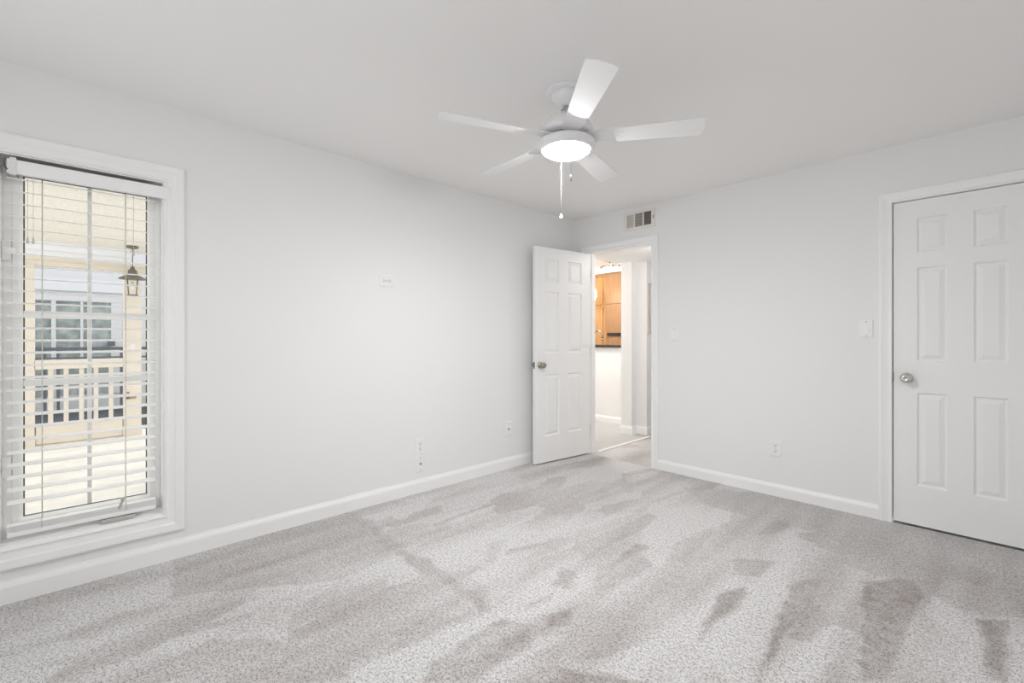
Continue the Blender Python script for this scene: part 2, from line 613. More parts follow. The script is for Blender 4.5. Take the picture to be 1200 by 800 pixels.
# jamb linings
mb = MB()
mb.box(D1[0], D1[0] + 0.012, 0.0, 0.12, 0.0, D1[3])
mb.box(D1[1] - 0.006, D1[1], 0.0, 0.12, 0.0, D1[3])
mb.box(D1[0] + 0.012, D1[1] - 0.006, 0.0, 0.12, D1[3] - 0.012, D1[3])
mb.box(D1[0] + 0.012, D1[0] + 0.024, 0.045, 0.08, 0.0, D1[3] - 0.012)
mb.box(D1[1] - 0.016, D1[1] - 0.006, 0.045, 0.08, 0.0, D1[3] - 0.012)
struct(mb.build('trim_5', M['trim']), 'white jamb lining inside the bedroom doorway', 'trim')
mb = MB()
mb.box(D2[0], D2[0] + 0.004, 0.0, 0.12, 0.0, D2[3])
mb.box(D2[1] - 0.004, D2[1], 0.0, 0.12, 0.0, D2[3])
mb.box(D2[0], D2[1], 0.0, 0.12, D2[3] - 0.003, D2[3])
mb.box(D2[0], D2[0] + 0.02, 0.05, 0.09, 0.0, D2[3])
struct(mb.build('trim_6', M['trim']), 'white jamb lining around the closed closet door', 'trim')

BB = [(0.0, 0.0), (0.014, 0.0), (0.014, 0.066), (0.010, 0.078), (0.006, 0.084), (0.004, 0.092), (0.0, 0.092)]


def baseboard(name, axis, d, sgn, a0, a1, label, k=1.0):
    mb = MB()
    out = [(d + sgn * p, q * k) for p, q in BB]
    if axis == 'x':          # runs along x, sticks out in y
        mb.prism([(p, q) for p, q in out], a0, a1, 'x')
    else:                    # runs along y, sticks out in x
        mb.prism([(p, q) for p, q in out], a0, a1, 'y')
    return struct(mb.build(name, M['trim']), label, 'baseboard')


baseboard('baseboard_left', 'y', 0.0, 1, YR, 0.0, 'white baseboard along the window wall', 1.12)
baseboard('baseboard_corner', 'x', 0.0, -1, 0.014, D1[0] - 0.064, 'short white baseboard between corner and doorway')
baseboard('baseboard_back', 'x', 0.0, -1, D1[1] + 0.064, D2[0] - 0.064, 'white baseboard between the two doorways')
baseboard('baseboard_right', 'x', 0.0, -1, D2[1] + 0.064, XR, 'white baseboard right of the closet door')


# ------------------------------------------------------------------ doors
def panel_rects(w, h, ml, pw, gap, rows):
    xs = [(ml, ml + pw), (ml + pw + gap, ml + 2 * pw + gap)]
    return [(x0, x1, z0, z1) for (z0, z1) in rows for (x0, x1) in xs]


def door_leaf(w, h, t, rects, name, parent, z0=0.014):
    """six-panel slab: x 0..w, y 0 (front) .. t (back), moulded on both faces"""
    mb = MB()
    bm = mb.bm
    cx = sorted({0.0, w, *[r[0] for r in rects], *[r[1] for r in rects]})
    cz = sorted({z0, h, *[r[2] for r in rects], *[r[3] for r in rects]})
    for face_y, s in ((0.0, 1), (t, -1)):
        for xa, xb in zip(cx, cx[1:]):
            for za, zb in zip(cz, cz[1:]):
                hit = any(r[0] <= xa + 1e-6 and r[1] >= xb - 1e-6 and r[2] <= za + 1e-6 and r[3] >= zb - 1e-6 for r in rects)
                if not hit:
                    bm.faces.new([bm.verts.new(p) for p in ((xa, face_y, za), (xb, face_y, za), (xb, face_y, zb), (xa, face_y, zb))])
        for (xa, xb, za, zb) in rects:
            loops = []
            for off, dep in ((0.0, 0.0), (0.003, 0.006), (0.008, 0.012), (0.014, 0.012), (0.038, 0.002), (0.042, 0.002)):
                y = face_y + s * dep
                loops.append([(xa + off, y, za + off), (xb - off, y, za + off), (xb - off, y, zb - off), (xa + off, y, zb - off)])
            mb.rings(loops, close_last=True)
    for k in range(1):
        bm.faces.new([bm.verts.new(p) for p in ((0, 0, z0), (0, t, z0), (0, t, h), (0, 0, h))])
        bm.faces.new([bm.verts.new(p) for p in ((w, 0, z0), (w, t, z0), (w, t, h), (w, 0, h))])
        bm.faces.new([bm.verts.new(p) for p in ((0, 0, z0), (w, 0, z0), (w, t, z0), (0, t, z0))])
        bm.faces.new([bm.verts.new(p) for p in ((0, 0, h), (w, 0, h), (w, t, h), (0, t, h))])
    bmesh.ops.remove_doubles(bm, verts=bm.verts, dist=1e-5)
    return mb.build(name, M['door'], parent)


def knob(parent, x, y, z, sgn, mat, name='door_knob', label=None):
    """round knob on a rosette, sticking out along sgn*y"""
    k = MB()
    m = Tr(x, y, z) @ Rx(90 if sgn < 0 else -90)
    k.lathe([(0.0, 0.0), (0.033, 0.0), (0.033, 0.004), (0.029, 0.009), (0.014, 0.011), (0.012, 0.026), (0.018, 0.032),
             (0.0265, 0.040), (0.0285, 0.050), (0.026, 0.060), (0.018, 0.066), (0.008, 0.0665), (0.007, 0.064), (0.0, 0.064)], m, 36)
    o = k.build(name, mat, parent)
    if label:
        o['label'] = label
    return o


ROWS = [(0.262, 0.850), (1.050, 1.640), (1.735, 1.952)]
# closed closet door
d2 = thing('door_2', 'closed white six-panel closet door with a silver knob at right of photo', 'door', (2.6205, 0.004, 0), kind='structure')
door_leaf(0.634, 2.066, 0.034, panel_rects(0.634, 2.066, 0.116, 0.140, 0.112, ROWS), 'door_panel', d2)
knob(d2, 0.066, 0.0, 0.940, -1, M['chrome'], label='round satin nickel knob')
mb = MB()
mb.box(-0.003, 0.003, -0.003, 0.030, 0.915, 0.975, 0.0008)
mb.build('latch_plate', M['latch'], d2)['label'] = 'dark steel latch plate'

# open bedroom door: hinged on the left jamb, swung 97 degrees into the room
DA = -96.5
d1 = thing('door_1', 'open white six-panel bedroom door standing by the left wall', 'door', (D1[0] + 0.004, -0.004, 0), R(DA), kind='structure')
DW = 0.735
door_leaf(DW, 2.060, 0.035, panel_rects(DW, 2.060, 0.118, 0.190, 0.119, ROWS), 'door_panel', d1)
knob(d1, DW - 0.062, 0.035, 0.940, 1, M['brass'], label='round knob on the visible face')
knob(d1, DW - 0.062, 0.0, 0.940, -1, M['brass'], label='round knob on the face towards the wall')
mb = MB()
mb.box(DW - 0.001, DW + 0.002, 0.006, 0.029, 0.910, 0.970, 0.0008)
mb.box(DW + 0.002, DW + 0.010, 0.012, 0.023, 0.930, 0.950, 0.002)
mb.build('latch_plate', M['latch'], d1)
for hz in (0.25, 1.05, 1.85):
    mb = MB()
    mb.box(-0.004, -0.0005, 0.002, 0.034, hz - 0.045, hz + 0.045)
    mb.lathe([(0.0, -0.046), (0.006, -0.046), (0.006, 0.046), (0.0, 0.046)], Tr(-0.002, -0.004, hz), 12)
    mb.build('hinge', M['latch'], d1)


# ------------------------------------------------------------------ wall plates
def on_left(y, z):
    """local frame: x to the right along the wall as seen, y up, z out of the wall"""
    return Tr(0, y, z) @ Matrix(((0, 0, 1, 0), (1, 0, 0, 0), (0, 1, 0, 0), (0, 0, 0, 1)))


def on_back(x, z):
    return Tr(x, 0, z) @ Matrix(((1, 0, 0, 0), (0, 0, -1, 0), (0, 1, 0, 0), (0, 0, 0, 1)))


def plate_root(name, label, cat, frame):
    o = bpy.data.objects.new(name, None)
    o.empty_display_size = 0.05
    o.matrix_world = frame
    COL.objects.link(o)
    return tag(o, label, cat)


def plate(parent, w, h):
    mb = MB()
    lp = []
    for off, z in ((0.0, 0.0), (0.0, 0.003), (0.004, 0.0065), (0.007, 0.007)):
        a, b = w / 2 - off, h / 2 - off
        lp.append([(-a, -b, z), (a, -b, z), (a, b, z), (-a, b, z)])
    mb.rings(lp, True, True)
    return mb.build('cover_plate', M['plate'], parent)


def screw(parent, x, y):
    mb = MB()
    mb.lathe([(0.0, 0.006), (0.0035, 0.006), (0.003, 0.0085), (0.0, 0.009)], Tr(x, y, 0), 12)
    mb.build('screw', M['latch'], parent)


def outlet(label, frame, w=0.080, h=0.128):
    r = plate_root('power_outlet', label, 'outlet', frame)
    plate(r, w, h)
    screw(r, 0, 0)
    for s in (1, -1):
        mb = MB()
        pts = []
        for k in range(28):
            a = 2 * math.pi * k / 28
            pts.append((max(-0.0165, min(0.0165, 0.0195 * math.cos(a))), s * 0.0215 + 0.0150 * math.sin(a)))
        mb.prism(pts, 0.005, 0.0092, 'z')
        sock = mb.build('socket', M['plate'], r)
        mb = MB()
        mb.box(-0.0082, -0.0052, s * 0.0215 - 0.001, s * 0.0215 + 0.008, 0.0088, 0.0096)
        mb.box(0.0052, 0.0082, s * 0.0215 - 0.001, s * 0.0215 + 0.008, 0.0088, 0.0096)
        mb.lathe([(0.0, 0.0088), (0.0032, 0.0088), (0.0032, 0.0096), (0.0, 0.0096)], Tr(0, s * 0.0215 - 0.0075, 0), 12)
        mb.build('slot', M['slot'], sock)
    return r


def coax(label, frame, w=0.080, h=0.130):
    r = plate_root('cable_jack', label, 'cable jack', frame)
    plate(r, w, h)
    screw(r, 0, h * 0.36)
    screw(r, 0, -h * 0.36)
    mb = MB()
    mb.lathe([(0.0, 0.006), (0.0085, 0.006), (0.0085, 0.009), (0.005, 0.009), (0.005, 0.017), (0.003, 0.017), (0.003, 0.012), (0.0, 0.012)], None, 16)
    mb.build('connector', M['latch'], r)
    return r


def rocker(label, frame, w=0.078, h=0.124):
    r = plate_root('light_switch', label, 'light switch', frame)
    plate(r, w, h)
    mb = MB()
    mb.box(-0.0185, 0.0185, -0.036, 0.036, 0.0055, 0.0078, 0.0006)
    fr = mb.build('switch_frame', M['plate'], r)
    mb = MB()
    mb.prism([(-0.031, 0.0072), (0.031, 0.0072), (0.031, 0.0088), (0.0, 0.0096), (-0.031, 0.0130)], -0.0145, 0.0145, 'x')
    mb.build('paddle', M['plate'], r, 0.0008)
    screw(r, 0, h * 0.41)
    screw(r, 0, -h * 0.41)
    return r


outlet('white power outlet mounted sideways high on the window wall', on_left(-2.196, 1.614) @ Rz(90), 0.088, 0.116)
outlet('white upright power outlet low on the window wall, above a cable jack plate', on_left(-1.912, 0.3545))
coax('white cable jack plate low on the window wall, directly under a power outlet', on_left(-1.910, 0.2215))
coax('small white cable jack plate low on the window wall, near the open door', on_left(-0.972, 0.360), 0.088, 0.140)
outlet('white power outlet low on the far wall between the two doorways', on_back(1.932, 0.360), 0.080, 0.122)
rocker('white light switch on the far wall beside the open doorway', on_back(1.122, 1.226), 0.092, 0.122)
rocker('white light switch on the far wall beside the closet door', on_back(2.482, 1.258), 0.072, 0.118)

# ------------------------------------------------------------------ air vent above the doorway
vt = plate_root('air_vent', 'white three-section air vent high on the wall above the open doorway', 'vent', on_back(0.769, 2.3075))
VW, VH = 0.335, 0.172
mb = MB()
secs = [(-0.130, -0.052), (-0.040, 0.041), (0.053, 0.131)]
cz0, cz1 = -0.060, 0.064
cuts = [-VW / 2, *[c for s in secs for c in s], VW / 2]
for i in range(0, len(cuts), 2):
    mb.box(cuts[i], cuts[i + 1], cz0, cz1, 0.0, 0.009)
mb.box(-VW / 2, VW / 2, -VH / 2, cz0, 0.0, 0.009)
mb.box(-VW / 2, VW / 2, cz1, VH / 2, 0.0, 0.009)
mb.build('frame', M['vent'], vt)
mb = MB()
mb.box(-0.135, 0.135, cz0 - 0.003, cz1 + 0.003, 0.0004, 0.0012)
mb.build('backing', M['ventback'], vt)
for (a, b), kind in zip(secs, ('v', 'h', 'w')):
    mb = MB()
    if kind == 'h':
        for k in range(9):
            z = cz0 + (k + 0.5) * (cz1 - cz0) / 9
            m = Tr((a + b) / 2, z, 0.0055) @ Rz(-14) @ Rx(35)
            mb.box(-(b - a) / 2 + 0.001, (b - a) / 2 - 0.001, -0.0045, 0.0045, -0.0006, 0.0006, mat=m)
    else:
        for k in range(9):
            x = a + (k + 0.5) * (b - a) / 9
            m = Tr(x, (cz0 + cz1) / 2, 0.0052) @ Ry(-25 if kind == 'v' else -50)
            mb.box(-0.0042, 0.0042, -(cz1 - cz0) / 2, (cz1 - cz0) / 2, -0.0006, 0.0006, mat=m)
    mb.build('louver', M['vent'] if kind == 'v' else M['louver'], vt)  # middle and right banks get the darker copy, shading put into colour
mb = MB()
mb.box(0.150, 0.158, -0.012, 0.016, 0.006, 0.020, 0.001)
mb.build('damper_lever', M['louver'], vt)

# ------------------------------------------------------------------ ceiling fan
FX, FY = 1.577, -2.046
fan = thing('ceiling_fan', 'white five-blade ceiling fan with a lit bowl light and pull chains', 'ceiling fan', (FX, FY, H))
fan.location = (FX, FY, H)
zz = lambda z: z - H
mb = MB()
mb.lathe([(0.0, 0.0), (0.102, 0.0), (0.102, -0.006), (0.094, -0.012), (0.072, -0.014), (0.0, -0.014)], None, 48)
mb.build('mounting_plate', M['fan'], fan)
mb = MB()
mb.lathe([(0.072, -0.010), (0.074, -0.024), (0.070, -0.040), (0.056, -0.058), (0.034, -0.070), (0.020, -0.074), (0.0, -0.074)], None, 40)
mb.build('canopy', M['fan'], fan)
mb = MB()
mb.lathe([(0.0, -0.060), (0.014, -0.060), (0.014, -0.135), (0.0, -0.135)], None, 20)
mb.box(-0.030, -0.008, -0.006, 0.006, -0.088, -0.080, 0.001)
mb.build('downrod', M['fob'], fan)
mb = MB()
mb.lathe([(0.0, zz(2.332)), (0.030, zz(2.332)), (0.034, zz(2.318)), (0.060, zz(2.306)), (0.095, zz(2.290)), (0.122, zz(2.268)),
          (0.136, zz(2.242)), (0.138, zz(2.224)), (0.132, zz(2.216)), (0.110, zz(2.214)), (0.0, zz(2.214))], None, 56)
mb.build('motor_housing', M['fan'], fan)
mb = MB()
mb.lathe([(0.0, zz(2.216)), (0.090, zz(2.216)), (0.090, zz(2.186)), (0.0, zz(2.186))], None, 40)
mb.build('flywheel', M['fob'], fan)
PITCH = -11.5
ZB = zz(2.196)
arm_pts = [(0.075, -0.030), (0.135, -0.046), (0.200, -0.049), (0.300, -0.040), (0.315, 0.040), (0.200, 0.049), (0.135, 0.044), (0.075, 0.030)]
bl = []
for r_, hw in ((0.226, 0.051), (0.40, 0.058), (0.56, 0.0635), (0.625, 0.0650)):
    bl.append((r_, -hw))
for k in range(7):
    a = -math.pi / 2 + k * math.pi / 2 / 6
    bl.append((0.625 + 0.016 * math.cos(a) + 0.010, -0.050 + 0.016 * math.sin(a)))
bl.append((0.657, 0.0))
for k in range(7):
    a = k * math.pi / 2 / 6
    bl.append((0.625 + 0.016 * math.cos(a) + 0.010, 0.050 + 0.016 * math.sin(a)))
for r_, hw in ((0.625, 0.0650), (0.56, 0.0635), (0.40, 0.058), (0.250, 0.052)):
    bl.append((r_, hw))
for k in range(5):
    ang = -110.65 + 72 * k
    m = Rz(ang) @ Tr(0, 0, ZB) @ Rx(PITCH)
    b = MB()
    b.prism(bl, 0.0, 0.006, 'z', m)
    bo = b.build('blade', M['blade'], fan, 0.0015)
    a = MB()
    a.prism(arm_pts, 0.006, 0.013, 'z', m)
    for px_, py_ in ((0.275, -0.022), (0.275, 0.022)):
        a.lathe([(0.0, -0.0025), (0.004, -0.002), (0.005, 0.0065), (0.0, 0.0065)], m @ Tr(px_, py_, 0), 10)
    a.build('blade_arm', M['fan'], fan, 0.0015)
mb = MB()
mb.lathe([(0.0, zz(2.184)), (0.138, zz(2.184)), (0.144, zz(2.180)), (0.146, zz(2.170)), (0.142, zz(2.156)), (0.130, zz(2.144)),
          (0.121, zz(2.139)), (0.117, zz(2.141)), (0.117, zz(2.150)), (0.0, zz(2.150))], None, 64)
mb.build('light_ring', M['fan'], fan)
mb = MB()
mb.lathe([(0.1165, zz(2.146)), (0.1160, zz(2.140)), (0.108, zz(2.132)), (0.090, zz(2.123)), (0.062, zz(2.116)), (0.030, zz(2.1125)), (0.0, zz(2.1115))], None, 56)
mb.build('light_bowl', M['bowl'], fan)['label'] = 'glowing white glass bowl'
# pull chains (camera-near side of the housing)
fwv = Vector((-math.sin(R(46.4)), math.cos(R(46.4)), 0))
rtv = Vector((math.cos(R(46.4)), math.sin(R(46.4)), 0))


def pull_chain(off_r, off_f, z_top, z_bot, cmat, fmat, fob):
    p = rtv * off_r + fwv * off_f
    mb = MB()
    mb.tube([(p.x, p.y, zz(z_top)), (p.x, p.y, zz(z_bot) + 0.018)], 0.0008, 8)
    c = mb.build('pull_chain', cmat, fan)
    f = MB()
    if fob == 'bell':
        f.lathe([(0.0, 0.022), (0.003, 0.021), (0.004, 0.014), (0.0095, 0.006), (0.0105, 0.0), (0.007, -0.006), (0.0, -0.008)], Tr(p.x, p.y, zz(z_bot)), 20)
    else:
        f.lathe([(0.0, 0.022), (0.003, 0.021), (0.0045, 0.012), (0.0045, -0.004), (0.003, -0.008), (0.0, -0.009)], Tr(p.x, p.y, zz(z_bot)), 16)
    f.build('fob', fmat, c)


pull_chain(-0.013, 0.119, 2.142, 1.834, M['chain'], M['plate'], 'bell')
pull_chain(0.008, -0.119, 2.140, 1.955, M['fob'], M['fob'], 'rod')

# ------------------------------------------------------------------ window, blind
wn = thing('window_1', 'white casement window with two crossing muntins in the left wall', 'window', (0, 0, 0), kind='structure')
y0, y1, z0, z1 = WIN
mb = MB()   # jamb lining and stool
mb.box(-0.14, 0.0, y0, y0 + 0.006, z0, z1)
mb.box(-0.14, 0.0, y1 - 0.006, y1, z0, z1)
mb.box(-0.14, 0.0, y0 + 0.006, y1 - 0.006, z1 - 0.006, z1)
mb.prism([(-0.14, z0), (0.0, z0), (0.0, z0 + 0.006), (-0.05, z0 + 0.016), (-0.06, z0 + 0.022), (-0.14, z0 + 0.022)], y0 + 0.006, y1 - 0.006, 'y')
mb.build('window_frame', M['trim'], wn)
gy0, gy1, gz0, gz1 = -4.022, -3.563, 0.352, 1.960
sash_l, sash_r = gy0 - (y0 + 0.006), (y1 - 0.006) - gy1
mb = MB()   # sash
sx0, sx1 = -0.125, -0.085
lp = []
for off, x in ((0.054, sx0), (0.054, sx1 - 0.004), (0.048, sx1), (0.030, sx1), (0.026, sx1 + 0.006), (0.010, sx1 + 0.006), (0.004, sx1), (0.0, sx1 - 0.008), (0.0, sx0)):
    o4 = off / 0.054
    a0, a1 = gy0 - o4 * sash_l, gy1 + o4 * sash_r
    b0, b1 = gz0 - off * (gz0 - z0 - 0.022) / 0.054, gz1 + off * (z1 - 0.006 - gz1) / 0.054
    lp.append([(x, a0, b0), (x, a1, b0), (x, a1, b1), (x, a0, b1)])
mb.rings(lp + [lp[0]])
mb.build('sash', M['vinyl'], wn)
mb = MB()   # dark gasket round the glass
for a, b, c, d in ((gy0, gy0 + 0.005, gz0, gz1), (gy1 - 0.005, gy1, gz0, gz1), (gy0, gy1, gz0, gz0 + 0.003), (gy0, gy1, gz1 - 0.003, gz1)):
    mb.box(-0.104, -0.0985, a, b, c, d)
mb.build('gasket', M['gap'], wn)
mb = MB()
mb.box(-0.1085, -0.1045, gy0 - 0.004, gy1 + 0.004, gz0 - 0.004, gz1 + 0.004)
mb.build('window_pane', M['glass'], wn)
mb = MB()
mb.box(-0.122, -0.1095, -3.800, -3.783, gz0, gz1, 0.002)
mb.build('muntin', M['vinyl'], wn)
for za, zb in ((1.291, 1.325), (0.965, 0.998)):
    mb = MB()
    mb.box(-0.120, -0.098, gy0, gy1, za, zb, 0.002)
    mb.build('muntin', M['vinyl'], wn)
for z in (1.60, 0.60):
    mb = MB()
    mb.box(-0.080, -0.062, y0 + 0.007, y0 + 0.035, z - 0.045, z + 0.045, 0.003)
    mb.box(-0.065, -0.052, y0 + 0.012, y0 + 0.050, z - 0.012, z + 0.012, 0.004)
    mb.build('sash_lock', M['vinyl'], wn)
mb = MB()
cb = mb
cb.box(-0.050, -0.012, -3.752, -3.618, z0 + 0.012, z0 + 0.032, 0.005)
cb.lathe([(0.0, 0.0), (0.014, 0.0), (0.012, 0.020), (0.0, 0.022)], Tr(-0.030, -3.690, z0 + 0.028), 18)
cb.tube([(-0.030, -3.690, z0 + 0.044), (-0.022, -3.684, z0 + 0.062), (-0.012, -3.676, z0 + 0.094), (-0.006, -3.668, z0 + 0.116)], 0.006, 10)
cb.lathe([(0.0, -0.006), (0.008, -0.004), (0.008, 0.006), (0.0, 0.008)], Tr(-0.004, -3.668, z0 + 0.122), 14)
mb.build('crank_handle', M['crank'], wn)['label'] = 'folding crank handle on the sill'

# unseen window added in the rear wall to let in daylight
w2 = thing('added_window', 'white framed unseen window added in the rear wall for daylight', 'window', (1.75, YR, 0.60), kind='structure')
mb = MB()
for xa, xb, za, zb in ((-1.1, -1.04, 0, 1.5), (1.04, 1.1, 0, 1.5), (-0.03, 0.03, 0.05, 1.45), (-1.04, 1.04, 0, 0.05), (-1.04, 1.04, 1.45, 1.5)):
    mb.box(xa, xb, -0.03, 0.0, za, zb)
mb.build('window_frame', M['trim'], w2)

bd = thing('window_blind', 'white horizontal slat blind hanging open in the left wall window', 'blind', (0, -3.8, z1))
bd.location = (0, 0, 0)
by0, by1 = -4.069, -3.533
mb = MB()
mb.prism([(-0.006, 1.940), (0.016, 1.938), (0.020, 1.944), (0.020, 1.996), (0.015, 2.002), (0.010, 2.002), (0.010, 1.952), (-0.006, 1.952)], -4.066, -3.478, 'y')
mb.build('valance', M['blind'], bd)
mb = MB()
mb.box(-0.066, -0.010, by0 + 0.004, by1 - 0.004, 1.962, 2.006, 0.002)  # coloured dark to stand for the shaded gap over the valance
mb.build('headrail', M['gap'], bd)['label'] = 'top channel behind the valance, coloured dark for the shaded gap'
mb = MB()
mb.box(0.0195, 0.026, -4.058, -4.036, 1.930, 2.006, 0.002)
mb.box(0.012, 0.026, -4.058, -4.036, 2.003, 2.008, 0.001)
mb.build('valance_clip', M['clip'], bd)
mb = MB()
mb.tube([(0.012, -4.072, 2.004), (0.022, -4.074, 1.985), (0.024, -4.072, 1.962), (0.022, -4.064, 1.950)], 0.0022, 8)
mb.build('end_hook', M['gap'], bd)
PITCHZ = 0.0572
zs = [1.9285 - PITCHZ * k for k in range(28)]
zs = [z for z in zs if z > 0.40]
zs += [0.3375, 0.3325, 0.3275, 0.3225, 0.3175, 0.3125]
mb = MB()
for z in zs:
    tilt = 9.0 if z > 0.40 else 0.0
    pts = []
    for k in range(7):
        u = -1 + 2 * k / 6
        pts.append((u * 0.0245, 0.0022 * (1 - u * u)))
    outl = pts + [(p[0], p[1] - 0.0026) for p in pts[::-1]]
    m = Tr(-0.038, 0, z) @ Ry(tilt)
    mb.prism([(p[0], p[1]) for p in outl], by0, by1, 'y', m)
mb.build('slats', M['blind'], bd)
mb = MB()
mb.box(-0.064, -0.012, by0, by1, 0.287, 0.309, 0.004)
mb.build('bottom_rail', M['blind'], bd)
for yc in (-3.957, -3.655):
    mb = MB()
    for x in (-0.0645, -0.0115):
        mb.tube([(x, yc, 1.962), (x, yc, 0.305)], 0.0011, 6)
    for z in zs:
        if z > 0.4:
            mb.tube([(-0.0645, yc, z - 0.0045), (-0.0115, yc, z - 0.0045)], 0.0006, 5)
    mb.build('ladder_cord', M['cord'], bd)
for yc, zb in ((-4.003, 1.63), (-3.985, 1.63), (-3.626, 1.62)):
    mb = MB()
    mb.tube([(-0.009, yc, 1.945), (-0.009, yc, zb + 0.03)], 0.0009, 6)
    mb.lathe([(0.0, 0.034), (0.003, 0.03), (0.005, 0.004), (0.0, 0.0)], Tr(-0.009, yc, zb), 10)
    mb.build('lift_cord', M['cord'], bd)

# ------------------------------------------------------------------ hall and kitchen beyond the doorway
mb = MB()
mb.box(-0.16, -0.008, 1.13, 3.6, -0.1, H)
mb.box(-0.008, 0.135, 1.235, 3.6, -0.1, H)
struct(mb.build('wall_hall', M['wall']), 'stepped white hall wall seen through the open doorway', 'wall')
mb = MB()
mb.box(1.20, 1.30, 0.12, 3.6, -0.1, H)
mb.box(0.135, 1.30, 3.0, 3.1, -0.1, H)
struct(mb.build('wall_hallside', M['wall']), 'white hall wall hidden behind the far bedroom wall', 'wall')
mb = MB()
mb.box(-0.20, 1.20, 0.12, 3.1, 2.14, H)
struct(mb.build('ceiling_hall', M['ceil']), 'lowered off-white hall ceiling beyond the doorway', 'ceiling')
mb = MB()
mb.box(-3.1, -0.14, 0.12, 3.7, H, H + 0.1)
struct(mb.build('ceiling_kitchen', M['ceil']), 'bright white kitchen ceiling beyond the hall', 'ceiling')
mb = MB()
mb.box(-3.1, -3.0, 0.0, 3.7, -0.1, H)
mb.box(-3.0, -0.14, 0.0, 0.12, -0.1, H)
mb.box(-3.0, 1.2, 3.6, 3.7, -0.1, H)
struct(mb.build('wall_kitchen', M['wall']), 'white kitchen walls beyond the half wall', 'wall')
mb = MB()
mb.box(-3.0, -0.16, 1.62, 1.74, -0.1, 1.062)
struct(mb.build('wall_half', M['wall']), 'white half wall under the dark counter seen through the doorway', 'wall')


mb = MB()
mb.box(-3.0, -0.16, 2.74, 3.6, 2.308, H)
struct(mb.build('trim_7', M['ceil']), 'white soffit above the oak kitchen cabinets', 'soffit')


def bb_path(name, pts, label, k=1.0, cut=True):
    """baseboard following outside corners (plan points, room on the left hand side)"""
    mb = MB()
    n = len(pts)
    loops = []
    for i in range(n):
        p = Vector((*pts[i], 0))
        d_in = (Vector((*pts[i], 0)) - Vector((*pts[i - 1], 0))).normalized() if i else None
        d_out = (Vector((*pts[i + 1], 0)) - p).normalized() if i < n - 1 else None
        d_in = d_in or d_out
        d_out = d_out or d_in
        n1 = Vector((d_in.y, -d_in.x, 0))
        n2 = Vector((d_out.y, -d_out.x, 0))
        mit = (n1 + n2)
        mit = mit / (1 + n1.dot(n2)) if mit.length > 1e-6 else n1
        loops.append([tuple(p + mit * q + Vector((0, 0, h * k))) for q, h in BB])
    mb.rings(loops, True, True)
    return struct(mb.build(name, M['trim']), label, 'baseboard')


bb_path('baseboard_hall', [(-0.16, 1.70), (-0.16, 1.13), (-0.008, 1.13), (-0.008, 1.235), (0.135, 1.235), (0.135, 2.9)],
        'white baseboard wrapping the stepped hall wall', 1.15)
bb_path('baseboard_half', [(-3.0, 1.62), (-0.175, 1.62)], 'white baseboard under the half wall', 1.0)

mb = MB()
mb.box(-2.9, -0.162, 1.585, 1.90, 1.062, 1.096, 0.004)
tag(mb.build('bar_counter', M['granite']), 'black counter slab on top of the white half wall', 'counter')

fc = thing('kitchen_faucet', 'brushed metal gooseneck faucet behind the black counter', 'faucet', (-1.10, 1.84, 1.096))
mb = MB()
mb.lathe([(0.0, 0.0), (0.024, 0.0), (0.024, 0.010), (0.015, 0.020), (0.0, 0.022)], None, 20)
mb.build('base', M['brass'], fc)
pts = [(0, 0, 0.01), (0, 0, 0.12)]
for k in range(11):
    a = math.pi - k * math.pi * 1.05 / 10
    pts.append((0.075 + 0.075 * math.cos(a), 0, 0.135 + 0.075 * math.sin(a)))
pts.append((0.150, 0, 0.085))
mb = MB()
mb.tube(pts, 0.0125, 12)
mb.lathe([(0.0, 0.0), (0.016, 0.002), (0.016, 0.03), (0.0, 0.034)], Tr(0.150, 0, 0.062), 14)
mb.build('spout', M['brass'], fc)
mb = MB()
mb.tube([(0, 0.01, 0.03), (0, 0.05, 0.05)], 0.006, 8)
mb.build('lever', M['brass'], fc)


def shaker(parent, x0, x1, z0_, z1_, y, name='cabinet_door'):
    mb = MB()
    lp = []
    for off, d in ((0.0, 0.0), (0.0, -0.018), (0.004, -0.020), (0.052, -0.020), (0.058, -0.012), (0.075, -0.010)):
        lp.append([(x0 + off, y + d, z0_ + off), (x1 - off, y + d, z0_ + off), (x1 - off, y + d, z1_ - off), (x0 + off, y + d, z1_ - off)])
    mb.rings(lp, True, True)
    return mb.build(name, M['oak'], parent)


pc = thing('pantry_cabinet', 'honey oak pantry cabinet with panelled doors, beyond the counter at left', 'cabinet', (0, 0, 0))
pc.location = (-1.80, 3.05, 0)
mb = MB()
mb.box(-0.50, 0.285, -0.29, 0.29, 0.0, 2.300)
mb.build('carcass', M['oak'], pc)
mb = MB()
mb.box(-0.50, 0.285, -0.312, -0.29, 2.255, 2.305, 0.004)
mb.build('crown_rail', M['oakdark'], pc)
for xa, xb in ((-0.490, -0.130), (-0.115, 0.225)):
    shaker(pc, xa, xb, 1.775, 2.250, -0.29)
    shaker(pc, xa, xb, 0.12, 1.715, -0.29)
tc = thing('tall_cabinet', 'honey oak tall cabinet with a dark bar handle, right of the pantry cabinet', 'cabinet', (0, 0, 0))
tc.location = (-1.10, 3.05, 0)
mb = MB()
mb.box(-0.405, 0.50, -0.330, 0.29, 0.0, 2.292, 0.003)
mb.build('carcass', M['oakdark'], tc)
mb = MB()
mb.box(-0.395, 0.47, -0.346, -0.330, 1.775, 2.270, 0.003)
mb.build('upper_panel', M['oakdark'], tc)
mb = MB()
mb.box(-0.395, 0.47, -0.346, -0.330, 0.10, 1.755, 0.003)
mb.build('lower_panel', M['oakdark'], tc)
mb = MB()
mb.box(-0.330, -0.02, -0.392, -0.372, 1.236, 1.282, 0.004)
mb.box(-0.300, -0.280, -0.374, -0.346, 1.25, 1.27)
mb.box(-0.07, -0.05, -0.374, -0.346, 1.25, 1.27)
